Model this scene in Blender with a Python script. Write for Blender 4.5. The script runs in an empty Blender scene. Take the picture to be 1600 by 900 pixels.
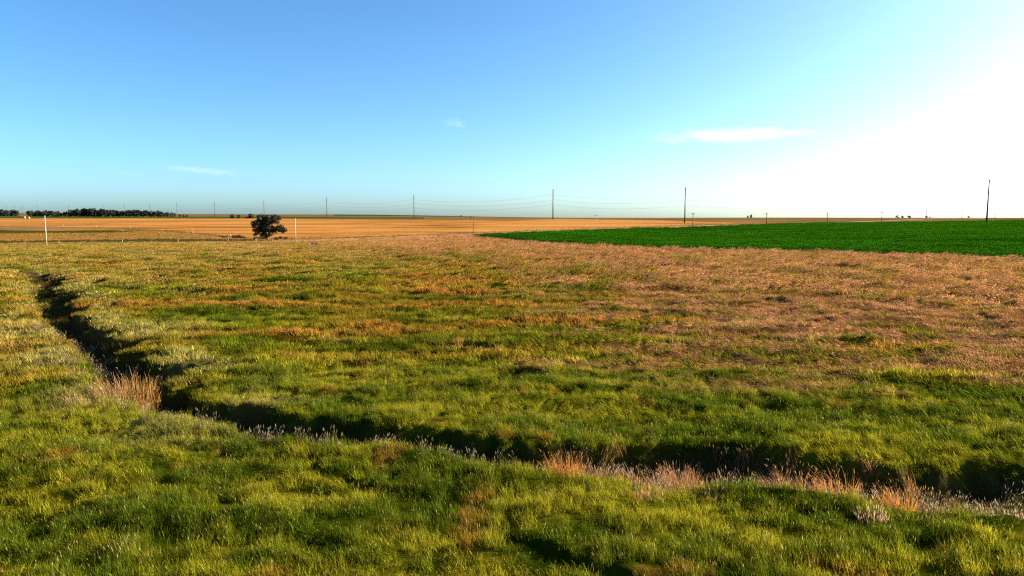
import bpy, math, random
import numpy as np

random.seed(7)
RNG = np.random.default_rng(11)
R = math.radians
SC = bpy.context.scene
COL = SC.collection

# ------------------------------------------------------------------ camera
CAM_Z = 10.0
cam_data = bpy.data.cameras.new('camera')
cam_data.sensor_width = 36.0
cam_data.lens = 24.0
cam_data.clip_end = 40000.0
cam = bpy.data.objects.new('camera', cam_data)
cam.location = (0, 0, CAM_Z)
cam.rotation_euler = (R(90) - math.atan(109/1067.0), 0, 0)
COL.objects.link(cam)
SC.camera = cam

# ------------------------------------------------------------------ sky and sun
SUN_EL, SUN_AZ = 18.0, 75.0            # degrees; azimuth measured from the view axis (+Y) towards +X
SUN_DIR = (math.sin(R(SUN_AZ))*math.cos(R(SUN_EL)), math.cos(R(SUN_AZ))*math.cos(R(SUN_EL)), math.sin(R(SUN_EL)))
world = bpy.data.worlds.new('World')
SC.world = world
world.use_nodes = True
wn = world.node_tree.nodes
wl = world.node_tree.links
wn.clear()
w_out = wn.new('ShaderNodeOutputWorld')
w_bg = wn.new('ShaderNodeBackground')
w_sky = wn.new('ShaderNodeTexSky')
w_sky.sky_type = 'NISHITA'
w_sky.sun_disc = False
w_sky.sun_elevation = R(SUN_EL)
w_sky.sun_rotation = R(SUN_AZ)
w_sky.altitude = 600.0
w_sky.air_density = 0.6
w_sky.dust_density = 2.45
w_sky.ozone_density = 2.4
w_hsv = wn.new('ShaderNodeHueSaturation')
w_hsv.inputs['Saturation'].default_value = 1.18
w_bg.inputs['Strength'].default_value = 0.0605
wl.new(w_sky.outputs[0], w_hsv.inputs['Color'])
w_mul = wn.new('ShaderNodeMix')                    # the photograph's white balance
w_mul.data_type = 'RGBA'
w_mul.blend_type = 'MULTIPLY'
w_mul.inputs[0].default_value = 1.0
w_mul.inputs[7].default_value = (0.94, 1.11, 1.04, 1.0)
wl.new(w_hsv.outputs[0], w_mul.inputs[6])
wl.new(w_mul.outputs[2], w_bg.inputs['Color'])
wl.new(w_bg.outputs[0], w_out.inputs['Surface'])

sun_data = bpy.data.lights.new('sun', 'SUN')
sun_data.energy = 5.0
sun_data.angle = R(0.6)
sun_data.color = (1.0, 0.83, 0.58)
sun = bpy.data.objects.new('sun', sun_data)
sun.rotation_euler = (R(90 - SUN_EL), 0, R(180 - SUN_AZ))
sun.location = (200, 100, 120)
COL.objects.link(sun)

SC.view_settings.view_transform = 'Standard'
SC.view_settings.look = 'None'
SC.view_settings.exposure = 2.33
SC.view_settings.gamma = 1.0
SC.render.engine = 'CYCLES'
cy = SC.cycles
cy.max_bounces = 5
cy.diffuse_bounces = 2
cy.glossy_bounces = 1
cy.transmission_bounces = 3
cy.transparent_max_bounces = 4
cy.volume_bounces = 0
cy.use_denoising = False
cy.filter_width = 1.25
cy.caustics_reflective = False
cy.caustics_refractive = False

# ------------------------------------------------------------------ terrain shape
CTRL = np.array([(-15.5, 15.0, 0.0), (-61.9, 60.0, 0.0), (-154.6, 150.0, 0.0), (-8.4, 15.0, 0.0), (-33.7, 60.0, 0.0), (-84.3, 150.0, 0.0), (0.0, 15.0, 0.0), (0.0, 60.0, 0.0), (0.0, 150.0, 0.0), (8.4, 15.0, 0.0), (33.7, 60.0, 0.0), (84.3, 150.0, 0.0), (15.5, 15.0, 0.0), (61.9, 60.0, 0.0), (154.6, 150.0, 0.0), (-232.0, 225.0, 0.0), (-147.6, 225.0, 0.0), (-73.8, 225.0, 0.0), (0.0, 225.0, 0.0), (73.8, 225.0, 0.0), (129.0, 172.0, 0.0), (164.9, 160.0, 0.0), (89.0, 190.0, 0.0), (-97.2, 306.0, -1.0), (-20.5, 364.0, 1.0), (51.8, 422.0, 2.7), (127.3, 480.0, 3.6), (200.7, 538.0, 4.4), (275.4, 596.0, 5.4), (354.3, 654.0, 6.3), (431.7, 712.0, 8.2), (507.3, 770.0, 9.2), (585.9, 828.0, 9.7), (662.6, 886.0, 10.2), (361.6, 520.0, 6.4), (168.7, 300.0, 2.2), (39.0, 650.0, 9.0), (-112.7, 786.0, 8.4), (137.4, 543.0, 6.2), (-199.4, 380.0, 0.3), (-295.2, 450.0, 0.5), (-449.9, 600.0, 3.0), (-337.4, 600.0, 4.0), (-618.6, 600.0, 4.0), (-674.8, 900.0, 10.0), (-506.1, 900.0, 10.0), (-337.4, 900.0, 10.0), (-202.4, 900.0, 9.5), (-927.8, 900.0, 10.0), (927.8, 900.0, 11.0), (515.5, 500.0, 8.0), (-3092.8, 3000.0, 27.0), (-2150.9, 3000.0, 31.0), (-1405.8, 3000.0, 26.0), (-674.8, 3000.0, 25.0), (-281.2, 3000.0, 19.5), (168.7, 3000.0, 12.0), (562.3, 3000.0, 11.5), (1124.6, 3000.0, 12.5), (2249.3, 3000.0, 12.5), (3092.8, 3000.0, 13.0), (-787.3, 1200.0, 13.5), (-562.3, 1200.0, 13.0), (-269.9, 1200.0, 12.0), (67.5, 1200.0, 10.3), (449.9, 1200.0, 10.2), (899.7, 1200.0, 11.0), (-9278.4, 9000.0, 8.0), (-4217.4, 9000.0, 8.0), (506.1, 9000.0, 8.0), (4217.4, 9000.0, 8.0), (9278.4, 9000.0, 8.0), (60.0, 0.0, 0.0), (250.0, 0.0, 0.0), (900.0, 0.0, 9.0), (3000.0, 0.0, 13.0), (9000.0, 0.0, 8.0), (42.4, -42.4, 0.0), (176.8, -176.8, 0.0), (636.4, -636.4, 9.0), (2121.3, -2121.3, 13.0), (6364.0, -6364.0, 8.0), (0.0, -60.0, 0.0), (0.0, -250.0, 0.0), (0.0, -900.0, 9.0), (0.0, -3000.0, 13.0), (0.0, -9000.0, 8.0), (-42.4, -42.4, 0.0), (-176.8, -176.8, 0.0), (-636.4, -636.4, 9.0), (-2121.3, -2121.3, 13.0), (-6364.0, -6364.0, 8.0), (-60.0, -0.0, 0.0), (-250.0, -0.0, 0.0), (-900.0, -0.0, 9.0), (-3000.0, -0.0, 13.0), (-9000.0, -0.0, 8.0)])
def _emb(x, y):
    r = np.sqrt(x*x + y*y) + 1e-6
    l = np.log(1 + r/50.0)
    return np.stack([l*x/r, l*y/r], -1)
_CE = _emb(CTRL[:, 0], CTRL[:, 1])
_D = np.sqrt(((_CE[:, None] - _CE[None])**2).sum(-1) + 0.03)
_W = np.linalg.solve(_D + 1e-4*np.eye(len(CTRL)), CTRL[:, 2])
def sstep(a, b, t):
    t = np.clip((t - a)/(b - a), 0, 1)
    return t*t*(3 - 2*t)
def macro(x, y):
    x = np.asarray(x, float); y = np.asarray(y, float)
    sh = x.shape; x = x.ravel(); y = y.ravel()
    out = np.zeros(len(x))
    for i in range(0, len(x), 40000):
        e = _emb(x[i:i+40000], y[i:i+40000])
        d = np.sqrt(((e[:, None] - _CE[None])**2).sum(-1) + 0.03)
        out[i:i+40000] = d @ _W
    r = np.sqrt(x*x + y*y)
    return (out*sstep(140, 260, r)).reshape(sh)

class Noise:
    """tileable-free value-gradient noise on numpy arrays"""
    def __init__(self, seed):
        g = np.random.default_rng(seed)
        self.p = g.permutation(1024)
        a = g.uniform(0, 2*np.pi, 1024)
        self.g = np.stack([np.cos(a), np.sin(a)], -1)
    def __call__(self, x, y):
        xi = np.floor(x).astype(np.int64); yi = np.floor(y).astype(np.int64)
        xf = x - xi; yf = y - yi
        u = xf*xf*xf*(xf*(xf*6 - 15) + 10); v = yf*yf*yf*(yf*(yf*6 - 15) + 10)
        def h(i, j, fx, fy):
            k = self.p[(self.p[i & 1023] + j) & 1023]
            g = self.g[k]
            return g[..., 0]*fx + g[..., 1]*fy
        a = h(xi, yi, xf, yf); b = h(xi + 1, yi, xf - 1, yf)
        c = h(xi, yi + 1, xf, yf - 1); d = h(xi + 1, yi + 1, xf - 1, yf - 1)
        return 1.4*((a*(1 - u) + b*u)*(1 - v) + (c*(1 - u) + d*u)*v)
    def fbm(self, x, y, o=3, gain=0.5):
        s = 0; amp = 1; t = 0
        for i in range(o):
            s = s + amp*self(x*2**i + 17.3*i, y*2**i - 9.1*i); t += amp; amp *= gain
        return s/t
N1, N2, N3, N4, N5, N6 = (Noise(s) for s in (3, 5, 8, 13, 21, 34))

# gully: (near lip), (far lip) pairs in metres, from its far end on the left to the near right
LIPS = [((-97, 133), (-94, 134)), ((-88.3, 123), (-84.3, 125.9)), ((-61, 86), (-56.3, 86.2)), ((-45.9, 66.9), (-42.2, 66.8)),
        ((-37, 56.1), (-34.3, 57.6)), ((-29.4, 47.1), (-27.8, 51.2)), ((-22.4, 38.3), (-21.0, 42.4)),
        ((-18.4, 34.9), (-17.7, 37.8)), ((-14.4, 32.6), (-13.9, 36.2)), ((-10.8, 31.1), (-9.9, 34.4)),
        ((-7.6, 30.2), (-6.4, 33.3)), ((-4.0, 29.4), (-3.0, 31.9)), ((-1.1, 28.1), (-0.3, 30.6)),
        ((1.6, 26.7), (2.3, 30.3)), ((4.1, 26.4), (5.3, 30.6)), ((6.5, 25.7), (8.0, 30.9)), ((8.4, 26.4), (10.3, 30.6)),
        ((10.6, 25.3), (12.5, 29.3)), ((12.6, 24.5), (14.7, 28.2)), ((14.6, 23.8), (17.0, 27.5)),
        ((16.3, 23.3), (19.3, 27.8)), ((18.1, 22.6), (22, 27.8)), ((21.1, 21.6), (26.3, 27.2)), ((30, 17), (36, 22))]
GC = np.array([((a[0] + b[0])*.48, (a[1] + b[1])*.48, math.hypot(a[0] - b[0], a[1] - b[1])*(.60 if i < 7 else .50)) for i, (a, b) in enumerate(LIPS)])

def polydist(x, y, pts, wid=None):
    """distance to a polyline, signed side, interpolated width"""
    best = np.full(x.shape, 1e9); side = np.zeros(x.shape); w = np.zeros(x.shape); par = np.zeros(x.shape)
    for i in range(len(pts) - 1):
        ax, ay = pts[i][0], pts[i][1]; dx, dy = pts[i+1][0] - ax, pts[i+1][1] - ay
        t = np.clip(((x - ax)*dx + (y - ay)*dy)/(dx*dx + dy*dy), 0, 1)
        qx = x - ax - t*dx; qy = y - ay - t*dy
        d = np.sqrt(qx*qx + qy*qy); m = d < best
        best = np.where(m, d, best); side = np.where(m, np.sign(dx*qy - dy*qx), side); par = np.where(m, i + t, par)
        if wid is not None: w = np.where(m, wid[i]*(1 - t) + wid[i+1]*t, w)
    return best, side, w, par

def gully(x, y):
    """0 on the grassland .. 1 on the gully floor, plus side (+ far bank), and position along it"""
    x = np.asarray(x, float); y = np.asarray(y, float)
    f = np.zeros(x.shape); sd = np.zeros(x.shape); pr = np.zeros(x.shape); dd = np.full(x.shape, 99.0)
    m = (x*x + y*y) < 185**2
    if m.any():
        xx, yy = x[m], y[m]
        far_ = sstep(34, 50, np.sqrt(xx*xx + yy*yy))
        wob = (0.5 + 1.7*far_)*N3.fbm(xx*(0.42 - 0.20*far_), yy*(0.42 - 0.20*far_), 3) + 0.3*N4(xx*1.3, yy*1.3)
        d, s, w, p = polydist(xx, yy, GC, GC[:, 2])
        wob = wob + np.where(s > 0, 1.15, 0.45)*np.sin(p*10.5 + np.where(s > 0, 0.0, 1.1))*sstep(0.6, 1.4, p)*sstep(6.6, 5.6, p)
        wall = np.where(s > 0, 1.05, 1.6)
        f[m] = sstep(0, 1, (w + 0.15 + wob - d)/wall); sd[m] = s; pr[m] = p; dd[m] = d - w
    return f, sd, pr, dd

RUT = [(-13, 31.5), (-8.2, 26.5), (-4.6, 23.7), (-2.1, 22.0), (0.0, 20.3), (1.9, 18.9), (4, 17.2), (9, 13)]
HOLES = [(0.4, 43.5, 1.7, 1.3, 1.0), (-76, 176, 8.0, 4.2, 2.0), (-62, 205, 5, 1.5, .8), (-92, 207, 6, 1.6, .8), (-95, 190, 4, 1.5, .7),
         (-78, 217, 4, 1.5, .8), (-52, 118, 3, 1.2, .5), (-3.2, 52, 1.6, .8, .4), (-8.5, 58, 2, .9, .4), (-13, 70, 2.5, 1, .4)]
ROAD = [(-420, 150), (-195.7, 246), (-155.7, 277), (-121, 314), (-79.3, 351), (-21.2, 381), (52.6, 434), (129.3, 494), (210.8, 571), (290, 640), (420, 745), (620, 900)]

def rut(x, y):
    d, s, w, p = polydist(x, y, RUT)
    return np.exp(-(d/0.40)**4)*np.clip(0.75 + 0.8*N4(x*0.35, y*0.35), 0.25, 1)

def terrain(x, y):
    x = np.asarray(x, float); y = np.asarray(y, float)
    z = macro(x, y)
    r = np.sqrt(x*x + y*y)
    near = 1 - sstep(200, 300, r)
    hum = 0.36*N1.fbm(x*0.085, y*0.14, 2) + 0.40*N6.fbm(x*0.11 + 20, y*0.19, 2)*sstep(16, 30, r) + 0.36*N2.fbm(x*0.22 + 0.05*y, y*0.42, 3)
    hum = hum + 0.18*np.abs(N5(x*0.5, y*0.8))
    z = z + hum*near*(1 + 0.9*sstep(45, 110, r)) + (1 - near)*0.25*N1.fbm(x*0.012, y*0.012, 2)*sstep(300, 600, r)
    f, sd, pr, dd = gully(x, y)
    depth = np.interp(pr, [0, 1, 3, 5, 8, 12, 23], [0.2, 1.0, 1.7, 1.9, 1.7, 1.5, 1.45])
    z = z - f*(depth + 0.25*N4.fbm(x*0.5, y*0.5, 2))
    z = z + 0.12*np.exp(-((dd - 0.7)/1.2)**2)*(1 - f)*np.where(sd < 0, 1.0, 0.5)*(dd > -0.6)
    m = r < 60
    if m.any(): z[m] -= 0.17*rut(x[m], y[m])
    for hx, hy, ax, ay, dp in HOLES:
        q = ((x - hx)/ax)**2 + ((y - hy)/ay)**2
        z = z - dp*sstep(1.4, 0.35, q)
    return z

def tz(x, y):
    return float(terrain(np.array([float(x)]), np.array([float(y)]))[0])

def inpoly(x, y, poly):
    c = np.zeros(x.shape, bool)
    n = len(poly)
    for i in range(n):
        x1, y1 = poly[i]; x2, y2 = poly[(i + 1) % n]
        if y1 == y2: continue
        k = ((y1 > y) != (y2 > y)) & (x < (x2 - x1)*(y - y1)/(y2 - y1) + x1)
        c ^= k
    return c

WHEAT = [(-455, 609), (-381, 583), (-295, 522), (-231, 459), (-181, 405), (-134, 354), (-106, 357), (-81, 363), (-22, 394), (50, 446),
         (122, 506), (196, 583), (262, 630), (180, 590), (120, 600), (38, 684), (-150, 810), (-325, 872), (-504, 901), (-672, 902), (-1000, 905),
         (-1000, 820), (-640, 690)]
CROP = [(-17.8, 345), (5.4, 287), (23.7, 254), (43.3, 231.5), (60.7, 217), (78.3, 207), (91.5, 195.5), (103.3, 184.3), (114.4, 174.2),
        (125.2, 166), (168, 134), (420, 330), (540, 560), (470, 600), (389, 560), (345, 610), (279, 606), (209, 553), (137, 483), (83, 440), (38, 403), (-18, 357)]
def on_stripe(x, y):
    a = x/np.maximum(y, 1)
    wob = 12*N1(x*0.004, y*0.004)
    s1 = (y > 903 + wob) & (y < 1135 + wob) & (a < -0.13)
    s2 = (a > -0.26) & (a < 0.02) & (y > 1500 + 600*sstep(-0.10, 0.03, a)) & (y < 3100)
    return s1 | s2
def on_road(x, y):
    return polydist(x, y, ROAD)[0]

# ------------------------------------------------------------------ plant colour and painted shade streaks over the pasture
TANLINE = [(60, 22), (26.9, 36), (7.8, 41), (1.0, 53), (-1.8, 98), (-34, 181), (-84, 257), (-140, 330)]
C_LUSH = np.array((0.060, 0.093, 0.005)); C_YG = np.array((0.225, 0.210, 0.012)); C_OLIVE = np.array((0.180, 0.118, 0.012)); C_PALE = np.array((0.34, 0.29, 0.085))
C_TAN = np.array((0.45, 0.220, 0.102)); C_ORANGE = np.array((0.37, 0.160, 0.030)); C_STRAW = np.array((0.38, 0.26, 0.07)); C_DARK = np.array((0.022, 0.036, 0.006))
ALB = 0.79
C_LUSH, C_YG, C_OLIVE, C_PALE, C_TAN, C_ORANGE, C_STRAW, C_DARK = (k*ALB for k in (C_LUSH*1.06, C_YG*1.12, C_OLIVE*1.05, C_PALE, C_TAN, C_ORANGE, C_STRAW, C_DARK))
def dim(c):
    return tuple(v*ALB for v in c)
def lerp(a, b, t):
    return a*(1 - t[..., None]) + b*t[..., None]
BAND_A = [(-420, 300), (-230, 312), (-190, 320), (-165, 338), (-121, 326), (-148, 303), (-207, 281), (-420, 262)]
BAND_B = [(-600, 560), (-376, 503), (-310, 489), (-247, 473), (-249, 447), (-283, 446), (-328, 439), (-600, 470)]
def veg(x, y):
    """plant colour with painted shade streaks (n,3), dryness 0..1"""
    r = np.sqrt(x*x + y*y)
    d, s, w, p = polydist(x, y, TANLINE)
    sd = -d*s                                     # + on the far right (dry) side
    big = N2.fbm(x*0.045, y*0.075, 3); mid = N3.fbm(x*0.16, y*0.30, 3); fine = N4.fbm(x*0.6, y*0.9, 2)
    scale = 5 + 0.10*r
    streak = N5.fbm(x*0.055 + 0.02*y, y*0.21, 4, 0.6)
    dry = sstep(-0.10, 0.32, np.clip(sd/scale, -2, 2)*0.26 + 0.5*big + 0.5*mid + 1.25*streak - 0.10)*sstep(-1.6, 1.6, sd/scale)
    dry = np.maximum(dry, 0.9*sstep(170, 215, r)*sstep(-2, 2, sd/scale))
    dry = np.maximum(dry, sstep(0.30, 0.55, mid + 0.4*big)*sstep(36, 60, r)*0.55)
    g = sstep(-0.22, 0.34, big*0.45 + mid*0.7 + 0.4*fine)
    c = lerp(C_LUSH, C_YG, g)
    c = lerp(c, C_OLIVE, sstep(36, 90, r)*sstep(-0.4, 0.3, N5.fbm(x*0.05, y*0.1, 2))*0.85)
    org = sstep(-0.02, 0.30, N5.fbm(x*0.045 + 31, y*0.15, 4, 0.6))*sstep(36, 70, r)
    c = lerp(c, C_ORANGE, org*0.85)
    shade_streak = sstep(0.08, 0.36, N1.fbm(x*0.06 + 77, y*0.22, 3))*sstep(36, 60, r)
    c = lerp(c, C_LUSH*0.6, shade_streak*0.85)  # dark streaks in the colour stand in for shaded hummock sides
    yel = sstep(0.10, 0.45, N6.fbm(x*0.08 + 9, y*0.16, 3) + 0.35*sstep(90, 170, r)*sstep(-15, -45, x))*sstep(60, 130, r)
    c = lerp(c, C_STRAW*0.85, yel*0.65)
    spot = sstep(0.34, 0.5, N6.fbm(x*0.35, y*0.35, 2))*(r < 60)
    c = lerp(c, C_ORANGE*0.8, spot*0.55)
    tan = lerp(C_TAN, C_STRAW, sstep(0.1, 0.5, N6.fbm(x*0.11, y*0.2, 2))*0.6)
    tan = lerp(tan, C_OLIVE*0.7, sstep(0.04, 0.26, N1.fbm(x*0.10 + 5, y*0.2, 4, 0.65))*0.85)
    tan = lerp(tan, C_TAN*np.array((1.0, .88, .8)), sstep(0.0, 0.4, N2.fbm(x*0.13 + 40, y*0.3, 3))*0.8)
    c = lerp(c, tan, dry)
    f, gs, pr, dd = gully(x, y)
    lip = np.exp(-((dd - 1.2)/2.2)**2)*sstep(10, 5, pr)*(dd < 9)
    c = lerp(c, C_PALE, np.clip(lip*sstep(-0.15, 0.35, N4.fbm(x*0.16, y*0.16, 2)), 0, 0.75))
    bank = np.exp(-(((x + 47)/13)**2 + ((y - 60)/9)**2)*1.2)*(gs < 0) + 0.8*np.exp(-(((x + 33)/5)**2 + ((y - 60)/5)**2))*(gs > 0) + 0.6*np.exp(-(((x + 62)/8)**2 + ((y - 98)/10)**2))
    c = lerp(c, C_PALE, np.clip(bank*sstep(-0.35, 0.15, N3.fbm(x*0.2, y*0.35, 3)), 0, 0.9))
    wx = x + 26*N1.fbm(x*0.012, y*0.03, 3); wy = y + 16*N2.fbm(x*0.02, y*0.03, 3)
    far = (inpoly(wx, wy, BAND_A) | inpoly(wx, wy, BAND_B)).astype(float)
    weeds = sstep(0.15, 0.4, N3.fbm(x*0.02, y*0.09, 3))*(r > 285)*0.6
    far = np.maximum(far, weeds)
    rd, rs_, _, _ = polydist(x, y, ROAD)
    wd = polydist(x, y, WHEAT[:9])[0]
    far = np.maximum(far, 0.85*sstep(9, 3, wd + 5*N4.fbm(x*0.05, y*0.05, 2)))
    c = lerp(c, C_DARK, far*0.9)
    dry = dry*(1 - far)
    pink = (r > 240)*(rs_ > 0)*(1 - far)
    c = lerp(c, C_TAN*np.array((.60, .58, .46)), pink*0.75)
    return c, np.maximum(dry, pink*0.8)

# ------------------------------------------------------------------ helpers
def tag(o, label=None, cat=None, group=None, kind=None):
    if label: o['label'] = label
    if cat: o['category'] = cat
    if group: o['group'] = group
    if kind: o['kind'] = kind
    return o

def obj(name, me, parent=None, loc=None, mat=None):
    o = bpy.data.objects.new(name, me)
    COL.objects.link(o)
    if parent is not None: o.parent = parent
    if loc is not None: o.location = loc
    if mat is not None and me is not None and not me.materials: me.materials.append(mat)
    return o

def empty(name, loc, rz=0.0):
    o = bpy.data.objects.new(name, None)
    o.location = loc; o.rotation_euler = (0, 0, rz); o.empty_display_size = 0.3
    COL.objects.link(o)
    return o

def np_mesh(name, verts, quads=None, tris=None, smooth=False, colors=None, cname='gcol'):
    """fast mesh from numpy arrays"""
    me = bpy.data.meshes.new(name)
    verts = np.asarray(verts, np.float32)
    me.vertices.add(len(verts)); me.vertices.foreach_set('co', verts.ravel())
    loops = []; starts = []; n = 0; pos = 0
    if quads is not None and len(quads):
        quads = np.asarray(quads, np.int32); loops.append(quads.ravel()); starts.append(pos + 4*np.arange(len(quads))); pos += quads.size
    if tris is not None and len(tris):
        tris = np.asarray(tris, np.int32); loops.append(tris.ravel()); starts.append(pos + 3*np.arange(len(tris))); pos += tris.size
    loops = np.concatenate(loops).astype(np.int32); starts = np.concatenate(starts).astype(np.int32)
    me.loops.add(len(loops)); me.loops.foreach_set('vertex_index', loops)
    me.polygons.add(len(starts)); me.polygons.foreach_set('loop_start', starts)
    if smooth: me.polygons.foreach_set('use_smooth', np.ones(len(starts), bool))
    me.update(calc_edges=True)
    if colors is not None:
        a = me.attributes.new(cname, 'FLOAT_COLOR', 'POINT')
        c = np.ones((len(verts), 4), np.float32); c[:, :3] = colors
        a.data.foreach_set('color', c.ravel())
    me.validate()
    return me

class MB:
    """mesh builder: tubes, boxes and leaf quads into one mesh"""
    def __init__(self): self.v = []; self.f = []
    def box(self, c, s, rz=0.0, tilt=0.0):
        n = len(self.v); cz, sz = math.cos(rz), math.sin(rz)
        for i in range(8):
            x = (-.5, .5)[i & 1]*s[0]; y = (-.5, .5)[(i >> 1) & 1]*s[1]; z = (-.5, .5)[(i >> 2) & 1]*s[2]
            self.v.append((c[0] + x*cz - y*sz, c[1] + x*sz + y*cz, c[2] + z))
        self.f += [(n, n+2, n+3, n+1), (n+4, n+5, n+7, n+6), (n, n+1, n+5, n+4), (n+1, n+3, n+7, n+5), (n+3, n+2, n+6, n+7), (n+2, n, n+4, n+6)]
    def tube(self, pts, rad, seg=6, cap=True):
        n0 = len(self.v); k = len(pts)
        for i, p in enumerate(pts):
            a = np.array(pts[max(i-1, 0)], float); b = np.array(pts[min(i+1, k-1)], float)
            t = b - a; t /= (np.linalg.norm(t) + 1e-9)
            u = np.cross(t, (0, 0, 1.0)) if abs(t[2]) < .9 else np.cross(t, (1.0, 0, 0)); u /= np.linalg.norm(u); w = np.cross(t, u)
            r = rad[i] if hasattr(rad, '__len__') else rad
            for j in range(seg):
                an = 2*math.pi*j/seg
                q = np.array(p) + r*(math.cos(an)*u + math.sin(an)*w); self.v.append(tuple(q))
        for i in range(k-1):
            for j in range(seg):
                a = n0 + i*seg + j; b = n0 + i*seg + (j+1) % seg
                self.f.append((a, b, b+seg, a+seg))
        if cap:
            self.f.append(tuple(n0 + j for j in range(seg))[::-1]); self.f.append(tuple(n0 + (k-1)*seg + j for j in range(seg)))
    def mesh(self, name, mat=None, smooth=False):
        me = bpy.data.meshes.new(name); me.from_pydata(self.v, [], self.f)
        if smooth: me.polygons.foreach_set('use_smooth', [True]*len(me.polygons))
        me.update()
        if mat: me.materials.append(mat)
        return me

# ------------------------------------------------------------------ materials
def new_mat(name):
    m = bpy.data.materials.new(name); m.use_nodes = True
    m.node_tree.nodes.clear()
    return m, m.node_tree.nodes, m.node_tree.links

def nd(nodes, t, **kw):
    n = nodes.new(t)
    for k, v in kw.items():
        if k.startswith('i_'): n.inputs[k[2:]].default_value = v
        else: setattr(n, k, v)
    return n

def mix_rgb(nodes, links, a, b, fac, mode='MIX'):
    n = nodes.new('ShaderNodeMix'); n.data_type = 'RGBA'; n.blend_type = mode
    for s, v in ((0, fac), (6, a), (7, b)):
        if isinstance(v, bpy.types.NodeSocket): links.new(v, n.inputs[s])
        elif s == 0: n.inputs[0].default_value = v
        else: n.inputs[s].default_value = (*v, 1.0)
    return n.outputs[2]

def mth(nodes, links, op, a, b=0.0, c=None):
    n = nodes.new('ShaderNodeMath'); n.operation = op
    for i, v in enumerate((a, b) if c is None else (a, b, c)):
        if isinstance(v, bpy.types.NodeSocket): links.new(v, n.inputs[i])
        else: n.inputs[i].default_value = v
    return n.outputs[0]

def leaf_shader(nodes, links, col, trans=0.5, tcol=None, spec=0.0):
    d = nodes.new('ShaderNodeBsdfDiffuse'); t = nodes.new('ShaderNodeBsdfTranslucent')
    links.new(col, d.inputs['Color']); links.new(tcol if tcol is not None else col, t.inputs['Color'])
    mx = nodes.new('ShaderNodeMixShader'); mx.inputs[0].default_value = trans
    links.new(d.outputs[0], mx.inputs[1]); links.new(t.outputs[0], mx.inputs[2])
    out = mx.outputs[0]
    if spec > 0:
        g = nodes.new('ShaderNodeBsdfGlossy'); g.inputs['Roughness'].default_value = 0.45
        m2 = nodes.new('ShaderNodeMixShader'); m2.inputs[0].default_value = spec
        links.new(out, m2.inputs[1]); links.new(g.outputs[0], m2.inputs[2]); out = m2.outputs[0]
    o = nodes.new('ShaderNodeOutputMaterial'); links.new(out, o.inputs['Surface'])

def grass_material(name, head=(0.33, 0.27, 0.11), trans=0.45, tip=0.25, tipcol=(0.28, 0.23, 0.03)):
    head, tipcol = dim(head), dim(tipcol)
    m, n, l = new_mat(name)
    a = nd(n, 'ShaderNodeAttribute', attribute_type='INSTANCER', attribute_name='gcol')
    b = nd(n, 'ShaderNodeAttribute', attribute_type='GEOMETRY', attribute_name='bl')
    s = nd(n, 'ShaderNodeSeparateColor'); l.new(b.outputs['Color'], s.inputs[0])
    k = mth(n, l, 'MULTIPLY_ADD', mth(n, l, 'POWER', s.outputs[0], 2.2), 1.7, 0.5)
    comb = nd(n, 'ShaderNodeVectorMath', operation='SCALE'); l.new(a.outputs['Color'], comb.inputs[0]); l.new(k, comb.inputs['Scale'])
    tf = mth(n, l, 'MULTIPLY', mth(n, l, 'POWER', s.outputs[1], 3.0), tip)
    c = mix_rgb(n, l, comb.outputs[0], tipcol, tf)
    c = mix_rgb(n, l, c, head, s.outputs[2])
    leaf_shader(n, l, c, trans)
    return m

def clump_material(name, col, head, trans=0.5):
    col, head = dim(col), dim(head)
    m, n, l = new_mat(name)
    b = nd(n, 'ShaderNodeAttribute', attribute_type='GEOMETRY', attribute_name='bl')
    s = nd(n, 'ShaderNodeSeparateColor'); l.new(b.outputs['Color'], s.inputs[0])
    c = mix_rgb(n, l, [v*0.55 for v in col], [min(v*1.45, .8) for v in col], s.outputs[0])
    c = mix_rgb(n, l, c, head, s.outputs[2])
    leaf_shader(n, l, c, trans, spec=0.03)
    return m

def foliage_material(name, dark, light, trans=0.35):
    dark, light = dim(dark), dim(light)
    m, n, l = new_mat(name)
    b = nd(n, 'ShaderNodeAttribute', attribute_type='GEOMETRY', attribute_name='bl')
    s = nd(n, 'ShaderNodeSeparateColor'); l.new(b.outputs['Color'], s.inputs[0])
    c = mix_rgb(n, l, dark, light, s.outputs[0])
    leaf_shader(n, l, c, trans, spec=0.03)
    return m

def plain_material(name, col, var=0.3, scale=(3, 3, 3), rough=0.85, detail=4, col2=None):
    col = dim(col)
    m, n, l = new_mat(name)
    tc = nd(n, 'ShaderNodeTexCoord'); mp = nd(n, 'ShaderNodeMapping'); mp.inputs['Scale'].default_value = scale
    l.new(tc.outputs['Object'], mp.inputs[0])
    nz = nd(n, 'ShaderNodeTexNoise'); nz.inputs['Scale'].default_value = 1.0; nz.inputs['Detail'].default_value = detail
    l.new(mp.outputs[0], nz.inputs['Vector'])
    c = mix_rgb(n, l, [v*(1 - var) for v in col], col2 or [min(1, v*(1 + var)) for v in col], nz.outputs[0])
    p = nd(n, 'ShaderNodeBsdfPrincipled'); p.inputs['Roughness'].default_value = rough
    p.inputs['Specular IOR Level'].default_value = 0.2
    l.new(c, p.inputs['Base Color'])
    o = nd(n, 'ShaderNodeOutputMaterial'); l.new(p.outputs[0], o.inputs['Surface'])
    return m

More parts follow.
